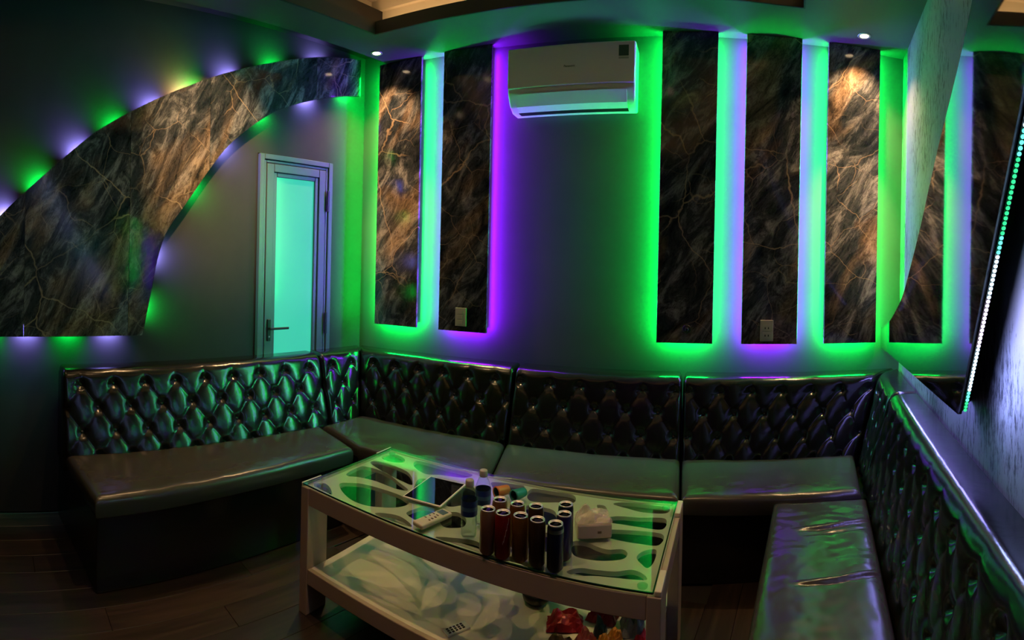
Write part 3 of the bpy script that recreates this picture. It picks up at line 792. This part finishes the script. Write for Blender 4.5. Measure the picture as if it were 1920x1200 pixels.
me.materials.clear(); me.materials.append(LACQ)
fr = link(bpy.data.objects.new('fretwork_panel', me), tbl); fr.location = (0, 0, TZ - .020)
# glass: sheet plus green edges
b = MB(); b.box((.010, .006, TZ - .0035), (TLn - .028, TD - .004, TZ + .0005)); lc(b, 'glass_top', GLASS)
for (lo, hi) in (((.008, .002, TZ - .0045), (TLn - .026, .0058, TZ + .001)), ((TLn - .0278, .006, TZ - .0045), (TLn - .024, TD - .004, TZ + .001)), ((.0062, .006, TZ - .0045), (.0098, TD - .004, TZ + .001))):
    b = MB(); b.box(lo, hi); lc(b, 'glass_edge', GEDGE)
for (u, v) in ((.05, .05), (.05, TD - .05), (TLn - .065, .045), (TLn - .065, TD - .05)):
    b = MB(); b.lathe([(.016, TZ - .0115), (.017, TZ - .006), (.012, TZ - .0045)], Matrix.Translation((u, v, 0)), seg=16); lc(b, 'suction_pad', thin_glass('clear_pad', (.75, .85, .8)))
for (u, v0, v1) in ((TLn - .022, .0, .12), (TLn - .022, TD - .12, TD)):
    b = MB(); b.box((u, v0 + .002, TZ - .011), (u + .022, v1 - .002, TZ + .006), bev=.003); lc(b, 'corner_block', LACQ)
for v0 in (.0, TD - .12):
    b = MB(); b.box((0, v0 + .002, TZ - .011), (.006, v0 + .118, TZ + .003), bev=.002); lc(b, 'corner_block', LACQ)

TM = Matrix.Translation(TO) @ Matrix.Rotation(TA, 4, 'Z')
GT = TZ + .0012
def on_table(x, y, z=GT): return (x, y, z)

# ------------------------------------------------------------------ things on the table
can_cols = {'copper': (.30, .15, .09), 'red': (.30, .012, .012), 'amber': (.22, .09, .012), 'brown': (.06, .035, .02), 'navy': (.008, .014, .05), 'purple': (.03, .02, .10)}
def can(x, y, key, label, rz=0, deco=None):
    e = empty('drink_can', (x, y, GT), rz); tag(e, label, 'can', 'cans standing on the coffee table')
    r = .0265; hh = .150
    b = MB(); b.lathe([(.019, 0), (.0205, .002), (r, .010), (r, hh - .016), (.0235, hh - .004)], seg=28, cap=False)
    c = can_cols[key]; b.build('body', plain('can_' + key, c, .28, metal=.45, spec=.6, noise_amt=.3, scale=30), e, smooth=True)
    b = MB(); b.lathe([(.0001, hh - .006), (.019, hh - .006), (.0205, hh - .0025), (.0222, hh - .0005), (.0240, hh - .0015), (.0242, hh - .0045), (.0235, hh - .006)], seg=28); b.build('lid', CHROME, e, smooth=True)
    b = MB(); b.box((-.006, -.003, hh - .0055), (.006, .010, hh - .0040), bev=.0006); b.lathe([(.0065, hh - .0058), (.0065, hh - .0052)], Matrix.Translation((0, -.008, 0)), seg=12); b.build('pull_tab', BLACKM, e)
    if deco == 'script':
        # white handwritten-style lettering running up the can
        import_txt(e, 'lettering', [(-.9 + .06 * i, .055 + .011 * i * .55, .006 * math.sin(i * 2.1)) for i in range(14)], r, (.45, .32, .32))
    if deco == 'swirl':
        import_txt(e, 'print_swirl', [(-2.6 + .12 * i, .03 + .007 * i * .6, .004 * math.sin(i)) for i in range(14)], r, (.25, .05, .16))
    if deco == 'ring':
        b = MB(); b.lathe([(r + .0003, hh - .026), (r + .0003, hh - .017), (.0245, hh - .0085)], seg=28, cap=False); b.build('neck_band', plain('silver_band', (.4, .4, .42), .3, metal=1), e, smooth=True)
    return e
def import_txt(e, name, pts, r, col):
    b = MB()
    P = [((r + .0006) * math.cos(a), (r + .0006) * math.sin(a), z + w_) for a, z, w_ in pts]
    b.tube(P, .0009, seg=5); b.build(name, plain(name, col, .4), e)
CANS = [(-.645, 1.622, 'copper', 'copper drink can next to the front water bottle, left end of the front row', None),
        (-.590, 1.618, 'red', 'dark red drink can with white script lettering in the front row', 'script'),
        (-.530, 1.622, 'amber', 'amber brown drink can in the front row between the red and the dark brown cans', None),
        (-.470, 1.614, 'brown', 'dark brown drink can in the front row beside the front navy can', None),
        (-.408, 1.607, 'navy', 'navy drink can nearest the front edge, with silver neck band', 'ring'),
        (-.634, 1.704, 'copper', 'copper drink can in the second row, nearest the orange cup', None),
        (-.567, 1.697, 'amber', 'amber drink can in the second row, nearest the teal cup', None),
        (-.502, 1.703, 'brown', 'dark brown drink can in the second row, right-hand end', None),
        (-.409, 1.748, 'navy', 'navy drink can furthest back, touching the tissue pack', None),
        (-.397, 1.678, 'purple', 'purple-navy drink can with pink swirl beside the tissue pack', 'swirl')]
for k, (x, y, c, l, d) in enumerate(CANS): can(x, y, c, l, rz=k * .7 if d is None else -.3, deco=d)

WATER = thin_glass('clear_bottle', (.86, .93, .92), .9, .03, 1.40)
BLUEL = plain('blue_label', (.01, .035, .16), .35)
CAPM = plain('grey_cap', (.45, .44, .42), .4)
def bottle(x, y, label, hh=.20):
    e = empty('water_bottle', (x, y, GT)); tag(e, label, 'bottle', 'water bottles on the coffee table')
    r = .029
    prof = [(.020, .0), (.026, .003), (r, .012)]
    for i in range(5): z = .018 + i * .012; prof += [(r, z), (r - .002, z + .005)]
    prof += [(r, .078), (r, .135), (.026, .150), (.018, .168), (.0125, .176), (.0125, .184)]
    b = MB(); b.lathe(prof, seg=28, cap=False); b.b.faces.new  # open neck under the cap
    b.build('bottle_body', WATER, e, smooth=True)
    b = MB(); b.lathe([(r + .0004, .080), (r + .0006, .082), (r + .0006, .130), (r + .0003, .133)], seg=28, cap=False); b.build('label_sleeve', BLUEL, e, smooth=True)
    b = MB(); b.lathe([(r + .0008, .098), (r + .0008, .112)], seg=28, cap=False); b.build('label_band', plain('pale_blue_band', (.06, .16, .30), .4), e, smooth=True)
    b = MB(); b.lathe([(.0148, .178), (.0150, .180), (.0150, .198), (.0135, .201), (.0001, .2015)], seg=20); b.build('cap', CAPM, e, smooth=True)
    b = MB(); b.lathe([(r - .003, .006), (r - .003, .120)], seg=24); b.build('water', thin_glass('water', (.92, .97, .97), .6, .02, 1.33), e, smooth=True)
    return e
bottle(-.745, 1.692, 'clear water bottle with blue label at the front, left of the cans')
bottle(-.735, 1.795, 'clear water bottle with blue label standing behind the other bottle')

def cup(x, y, rz, outer, inner, label):
    e = empty('plastic_cup', (x, y, GT + .0235), rz); tag(e, label, 'cup')
    b = MB(); m = Matrix.Rotation(PI/2, 4, 'Y')
    b.lathe([(.0001, .040), (.016, .040), (.019, .034), (.0232, -.018), (.0232, -.022), (.021, -.022), (.0175, .030), (.0001, .032)], m, seg=24)
    o = b.build('cup_wall', outer, e, smooth=True)
    b = MB(); b.lathe([(.0205, -.020), (.0170, .029), (.0001, .030)], m, seg=24, cap=False); b.build('cup_lining', inner, e, smooth=True)
    b = MB(); b.lathe([(.0205, -.024), (.0245, -.024), (.0245, -.018), (.0234, -.017)], m, seg=24, cap=False); b.build('rim', outer, e, smooth=True)
    return e
OR = plain('orange_plastic', (.60, .17, .06), .35); TE = plain('teal_plastic', (.02, .22, .22), .35); DG = plain('dark_green_plastic', (.02, .12, .07), .4)
cup(-.755, 2.035, 1.0, OR, DG, 'small orange cup with green inside lying on its side on the glass')
cup(-.680, 2.035, 1.1, TE, DG, 'small teal cup lying on its side on the glass, beside the orange cup')

# tablet
e = empty('tablet', (-1.018, 1.952, GT), 0.0); tag(e, 'tablet computer with thin white rim and black screen lying on the glass', 'tablet')
b = MB(); b.box((-.088, -.12, 0), (.088, .12, .007), bev=.002); b.build('tablet_body', WHITEP, e)
b = MB(); b.box((-.082, -.114, .0072), (.082, .114, .0078)); b.build('screen', plain('black_screen', (.004, .004, .006), .03, spec=.6), e)
# air conditioner remote
e = empty('remote_control', (-.907, 1.725, GT), -.33); tag(e, 'white air conditioner remote with small display lying on the glass near the tablet', 'remote')
b = MB(); b.box((-.027, -.078, 0), (.027, .078, .018), bev=.006, seg=3); b.build('remote_body', BEIGEP, e, smooth=False)
b = MB(); b.box((-.018, .036, .018), (.018, .066, .0188)); b.build('display', plain('lcd_grey_blue', (.09, .14, .17), .2), e)
BT = plain('dark_red_brown_key', (.10, .05, .045), .5)
for (u, v, w_, h_) in ((-.014, .018, .008, .005), (.004, .020, .012, .004), (-.014, -.002, .008, .004), (.010, .004, .010, .006), (.010, -.012, .010, .006), (-.014, -.024, .010, .004), (.012, -.028, .008, .005)):
    b = MB(); b.box((u - w_/2, v - h_/2, .018), (u + w_/2, v + h_/2, .0195)); b.build('key', BT, e)
# tissue pack
e = empty('tissue_pack', (-.335, 1.868, GT), .33); tag(e, 'white tissue pack in loose clear wrapping behind the cans', 'tissue box')
b = MB(); b.box((-.062, -.048, 0), (.062, .048, .052), bev=.006, seg=2); o = b.build('pack', plain('white_card', (.62, .52, .44), .6, noise_amt=.05, scale=30), e)
b = MB(); b.box((.010, -.0488, .020), (.024, -.0478, .028)); b.build('printed_mark', plain('brown_print', (.14, .09, .05), .6), e)
def crumple(name, mat, parent, sx, sy, sz, n=14, seedv=0, amp=.3, peak=False):
    b = MB(); G = []
    for i in range(n + 1):
        row = []
        for j in range(n + 1):
            u, v = i / n * 2 - 1, j / n * 2 - 1
            r = noise.noise(Vector((u * 1.7 + seedv, v * 1.7, seedv * 3.1))) + .5 * noise.noise(Vector((u * 4 + seedv, v * 4, 1)))
            edge = max(0, 1 - max(abs(u), abs(v)) ** 2.5)
            z = sz * (edge * .75 + amp * r * (.4 + edge)) + (sz * 1.1 * math.exp(-((u + .45) ** 2 + (v - .1) ** 2) * 9) if peak else 0)
            row.append(b.b.verts.new((sx * u * (1 + .10 * r), sy * v * (1 + .14 * r), max(.001, z))))
        G.append(row)
    for i in range(n):
        for j in range(n): b.b.faces.new([G[i][j], G[i+1][j], G[i+1][j+1], G[i][j+1]])
    o = b.build(name, mat, parent, fix=False)
    so = o.modifiers.new('thickness', 'SOLIDIFY'); so.thickness = .0012; so.offset = 1
    return o
fm, fnt, fb = newmat('clear_film'); fb.inputs['Base Color'].default_value = (.75, .72, .66, 1); fb.inputs['Alpha'].default_value = .45; fb.inputs['Roughness'].default_value = .2
o = crumple('wrapping', fm, e, .062, .045, .032, seedv=3, amp=.35, peak=True); o.location = (0, 0, .0535)
# crumpled tissue between the cans
o = crumple('crumpled_tissue', plain('tissue_paper', (.62, .58, .50), .8), None, .028, .020, .022, n=10, seedv=9, amp=.7); o.location = (-.452, 1.80, GT); tag(o, 'small crumpled white tissue on the glass between the cans and the tissue pack', 'tissue')

# ------------------------------------------------------------------ things on the lower shelf
SZ = .1992
e = empty('remote_control', (-.795, 1.715, SZ), .75 - PI/2 + .25); tag(e, 'slim white and black remote lying on the lower shelf', 'remote')
b = MB(); b.box((-.021, -.048, 0), (.021, .048, .007), bev=.002); b.build('remote_body', WHITEP, e)
for i in range(5):
    for j in range(3):
        b = MB(); b.box((-.014 + j * .0105, -.038 + i * .0145, .0071), (-.014 + j * .0105 + .007, -.038 + i * .0145 + .009, .0082)); b.build('key', BLACKP, e)
e = empty('ash_bowl', (-.575, 1.985, SZ)); tag(e, 'round black bowl on the lower shelf behind the front rail', 'bowl')
b = MB(); b.lathe([(.0001, 0), (.035, 0), (.055, .02), (.062, .05), (.058, .05), (.05, .022), (.03, .006), (.0001, .006)], seg=28); b.build('bowl_wall', BLACKP, e, smooth=True)
b = MB(); b.lathe([(.058, .049), (.0625, .049), (.0625, .054), (.058, .054), (.058, .049)], seg=28, cap=False); b.build('rim', BLACKP, e, smooth=True)
def foil(name, c, r=.3): return plain(name, c, r, metal=.2, noise_amt=.5, scale=45)
PK = [(-.435, 1.885, .068, .045, .055, (.36, .02, .03), .25, 'shiny red snack packet at the left end of the packet pile'),
      (-.305, 1.948, .055, .034, .075, (.16, .01, .02), -.15, 'dark maroon snack packet at the back of the pile'),
      (-.183, 1.905, .046, .040, .075, (.25, .28, .30), .2, 'silver foil snack packet on the right of the pile'),
      (-.345, 1.800, .028, .050, .060, (.55, .13, .12), -.2, 'pink and red striped packet at the front of the pile'),
      (-.250, 1.815, .045, .035, .055, (.60, .24, .04), .4, 'orange snack packet beside the striped one'),
      (-.140, 1.825, .040, .032, .055, (.34, .01, .03), .9, 'crimson packet poking out beside the right-hand leg'),
      (-.430, 1.775, .040, .032, .035, (.16, .10, .05), .1, 'flat brown packet low at the left front of the pile'),
      (-.300, 1.862, .024, .020, .060, (.01, .05, .09), .1, 'dark blue packet standing in the middle of the pile')]
for k, (x, y, sx, sy, sz, c, rz, l) in enumerate(PK):
    o = crumple('snack_packet', foil('foil_%d' % k, c), None, sx, sy, sz, n=10, seedv=k * 2.3 + 1, amp=.45)
    o.location = (x, y, SZ + .001); o.rotation_euler = (0, 0, rz); tag(o, l, 'snack packet', 'snack packets piled on the lower shelf')

# ------------------------------------------------------------------ air conditioner
e = empty('air_conditioner', (-.756, BW, 2.50)); tag(e, 'white split air conditioner high on the back wall between the slabs', 'air conditioner')
W2 = .40
def prof_ext(b, prof, x0, x1, bev=0):
    b.hexa([Vector((x0, -y, z)) for y, z in prof], [Vector((x1, -y, z)) for y, z in prof], bev=bev, seg=3)
b = MB(); prof_ext(b, [(.001, .0), (.10, .0), (.155, .03), (.195, .095), (.200, .11), (.200, .365), (.17, .39), (.001, .39)], -W2, W2, bev=.012); b.build('housing', WHITEP, e)
b = MB(); prof_ext(b, [(.2005, .125), (.2115, .13), (.2115, .372), (.2005, .38)], -W2 + .004, W2 - .004, bev=.004); b.build('front_panel', WHITEP, e)
b = MB(); prof_ext(b, [(.118, .006), (.160, .028), (.196, .088), (.203, .092), (.166, .024), (.122, -.001)], -W2 + .05, W2 - .05, bev=.001); b.build('louvre', WHITEP, e)
b = MB(); prof_ext(b, [(.060, -.0015), (.116, -.0015), (.116, .004), (.060, .004)], -W2 + .05, W2 - .05); b.build('outlet_slot', BLACKP, e)
b = MB(); b.box((.30, -.2128, .285), (.36, -.2118, .350)); b.build('energy_label', plain('green_label', (.03, .10, .06), .5), e)
b = MB(); b.box((.30, -.2128, .268), (.36, -.2118, .280)); b.build('label_strip', plain('pale_label', (.40, .42, .40), .5), e)
tx = bpy.data.curves.new('logo', 'FONT'); tx.body = 'Panasonic'; tx.size = .018; tx.align_x = 'CENTER'; tx.extrude = .0003
to = bpy.data.objects.new('logo_text', tx); sc.collection.objects.link(to); dg = bpy.context.evaluated_depsgraph_get()
me = bpy.data.meshes.new_from_object(to.evaluated_get(dg)); bpy.data.objects.remove(to)
me.materials.clear(); me.materials.append(BLACKP)
o = link(bpy.data.objects.new('logo', me), e); o.location = (0.0, -.2122, .235); o.rotation_euler = (PI/2, 0, 0)

# ------------------------------------------------------------------ plates and knob on the slabs
def plate(x0, x1, z0, z1, label, rows_, name, mat):
    e = empty(name, ((x0+x1)/2, BW - .0805, z0)); tag(e, label, 'socket')
    w_, h_ = x1 - x0, z1 - z0
    b = MB(); b.box((-w_/2, -.010, 0), (w_/2, 0, h_), bev=.003); b.build('cover_plate', mat, e)
    return e, w_, h_
e, w_, h_ = plate(-1.540, -1.458, 1.108, 1.232, 'ivory three-gang switch plate low on the slab left of the air conditioner', 3, 'switch_plate', BEIGEP)
for i in range(3):
    b = MB(); b.box((-.024, -.0125, .014 + i * .034), (.018, -.0102, .014 + i * .034 + .028), bev=.001); b.build('rocker', BEIGEP, e)
e, w_, h_ = plate(.430, .512, 1.090, 1.222, 'ivory double power socket low on the slab second from the right corner', 2, 'wall_socket', BEIGEP)
for i in range(2):
    b = MB(); b.box((-.026, -.0118, .016 + i * .046), (.026, -.0102, .016 + i * .046 + .040), bev=.001); so_ = b.build('socket_insert', BEIGEP, e)
    for dx in (-.010, .010):
        b = MB(); b.box((dx - .003, -.0126, .030 + i * .046), (dx + .003, -.0119, .042 + i * .046)); b.build('pin_hole', BLACKP, so_)
e = empty('dimmer_knob', (-.020, BW - .0805, 1.160)); tag(e, 'small round dark knob low on the slab right of the air conditioner', 'knob')
m = Matrix.Rotation(PI/2, 4, 'X')
b = MB(); b.lathe([(.0001, 0), (.026, 0), (.027, .004), (.022, .008), (.0001, .009)], m, seg=24); b.build('knob_base', BLACKP, e, smooth=True)
b = MB(); b.lathe([(.0001, .009), (.012, .009), (.011, .022), (.0001, .023)], m, seg=20); b.build('knob_cap', BLACKG, e, smooth=True)

# ------------------------------------------------------------------ downlights
def downlight(x, y, label, pw_=1.0, cone=104, z=H, aim=None):
    e = empty('downlight', (x, y, z)); tag(e, label, 'ceiling light', 'recessed ceiling downlights')
    b = MB(); b.lathe([(.026, -.001), (.040, -.001), (.042, -.004), (.038, -.006), (.028, -.005), (.026, -.001)], seg=28, cap=False); b.build('bezel', CHROME, e, smooth=True)
    b = MB(); b.lathe([(.0001, -.0025), (.026, -.0025), (.026, -.0010), (.0001, -.0010)], seg=24); b.build('lamp_disc', E_WARM, e)
    ls = bpy.data.lights.new('lamp_light', 'SPOT'); ls.energy = P_DOWN * pw_; ls.color = WARM; ls.spot_size = math.radians(cone); ls.spot_blend = .75; ls.shadow_soft_size = .02
    o = link(bpy.data.objects.new('lamp_light', ls), e); o.location = (0, 0, -.012)
    if aim: o.rotation_euler = (Vector(aim) - Vector((x, y, z))).to_track_quat('-Z', 'Y').to_euler()
    return e
downlight(-2.10, 3.00, 'glowing downlight at the left corner above the first slab', 2.0)
downlight(1.02, 3.045, 'glowing downlight at the right above the last slab', 2.4)
downlight(-2.22, 1.80, 'downlight over the left sofa section outside the picture', 1.0, 100)
downlight(-2.45, .55, 'downlight over the left end of the room outside the picture', .3, 90)
downlight(-1.15, 1.25, 'downlight in the ceiling tray above the left half of the table, outside the picture', 1.3, 72, 3.319)
downlight(-.25, 1.15, 'downlight in the ceiling tray above the right half of the table, outside the picture', 1.1, 72, 3.319)
downlight(-1.95, 1.75, 'added tilted lamp in the tray brightening the slab in the left corner, outside the picture', 9, 22, 3.319, (-2.03, 3.2, 1.9))  # added unseen lamp, lifts the light on the left corner slab
downlight(.98, 2.40, 'added tilted lamp brightening the slab beside the mirror, outside the picture', 8, 32, H, (1.01, 3.2, 1.95))  # extra unseen lamp, put in to brighten the last slab
downlight(-1.60, 1.50, 'added tilted lamp in the tray brightening the stone arch, outside the picture', 9, 38, 3.319, (-2.62, 2.0, 2.25))  # unseen lamp added so the arch comes out brighter
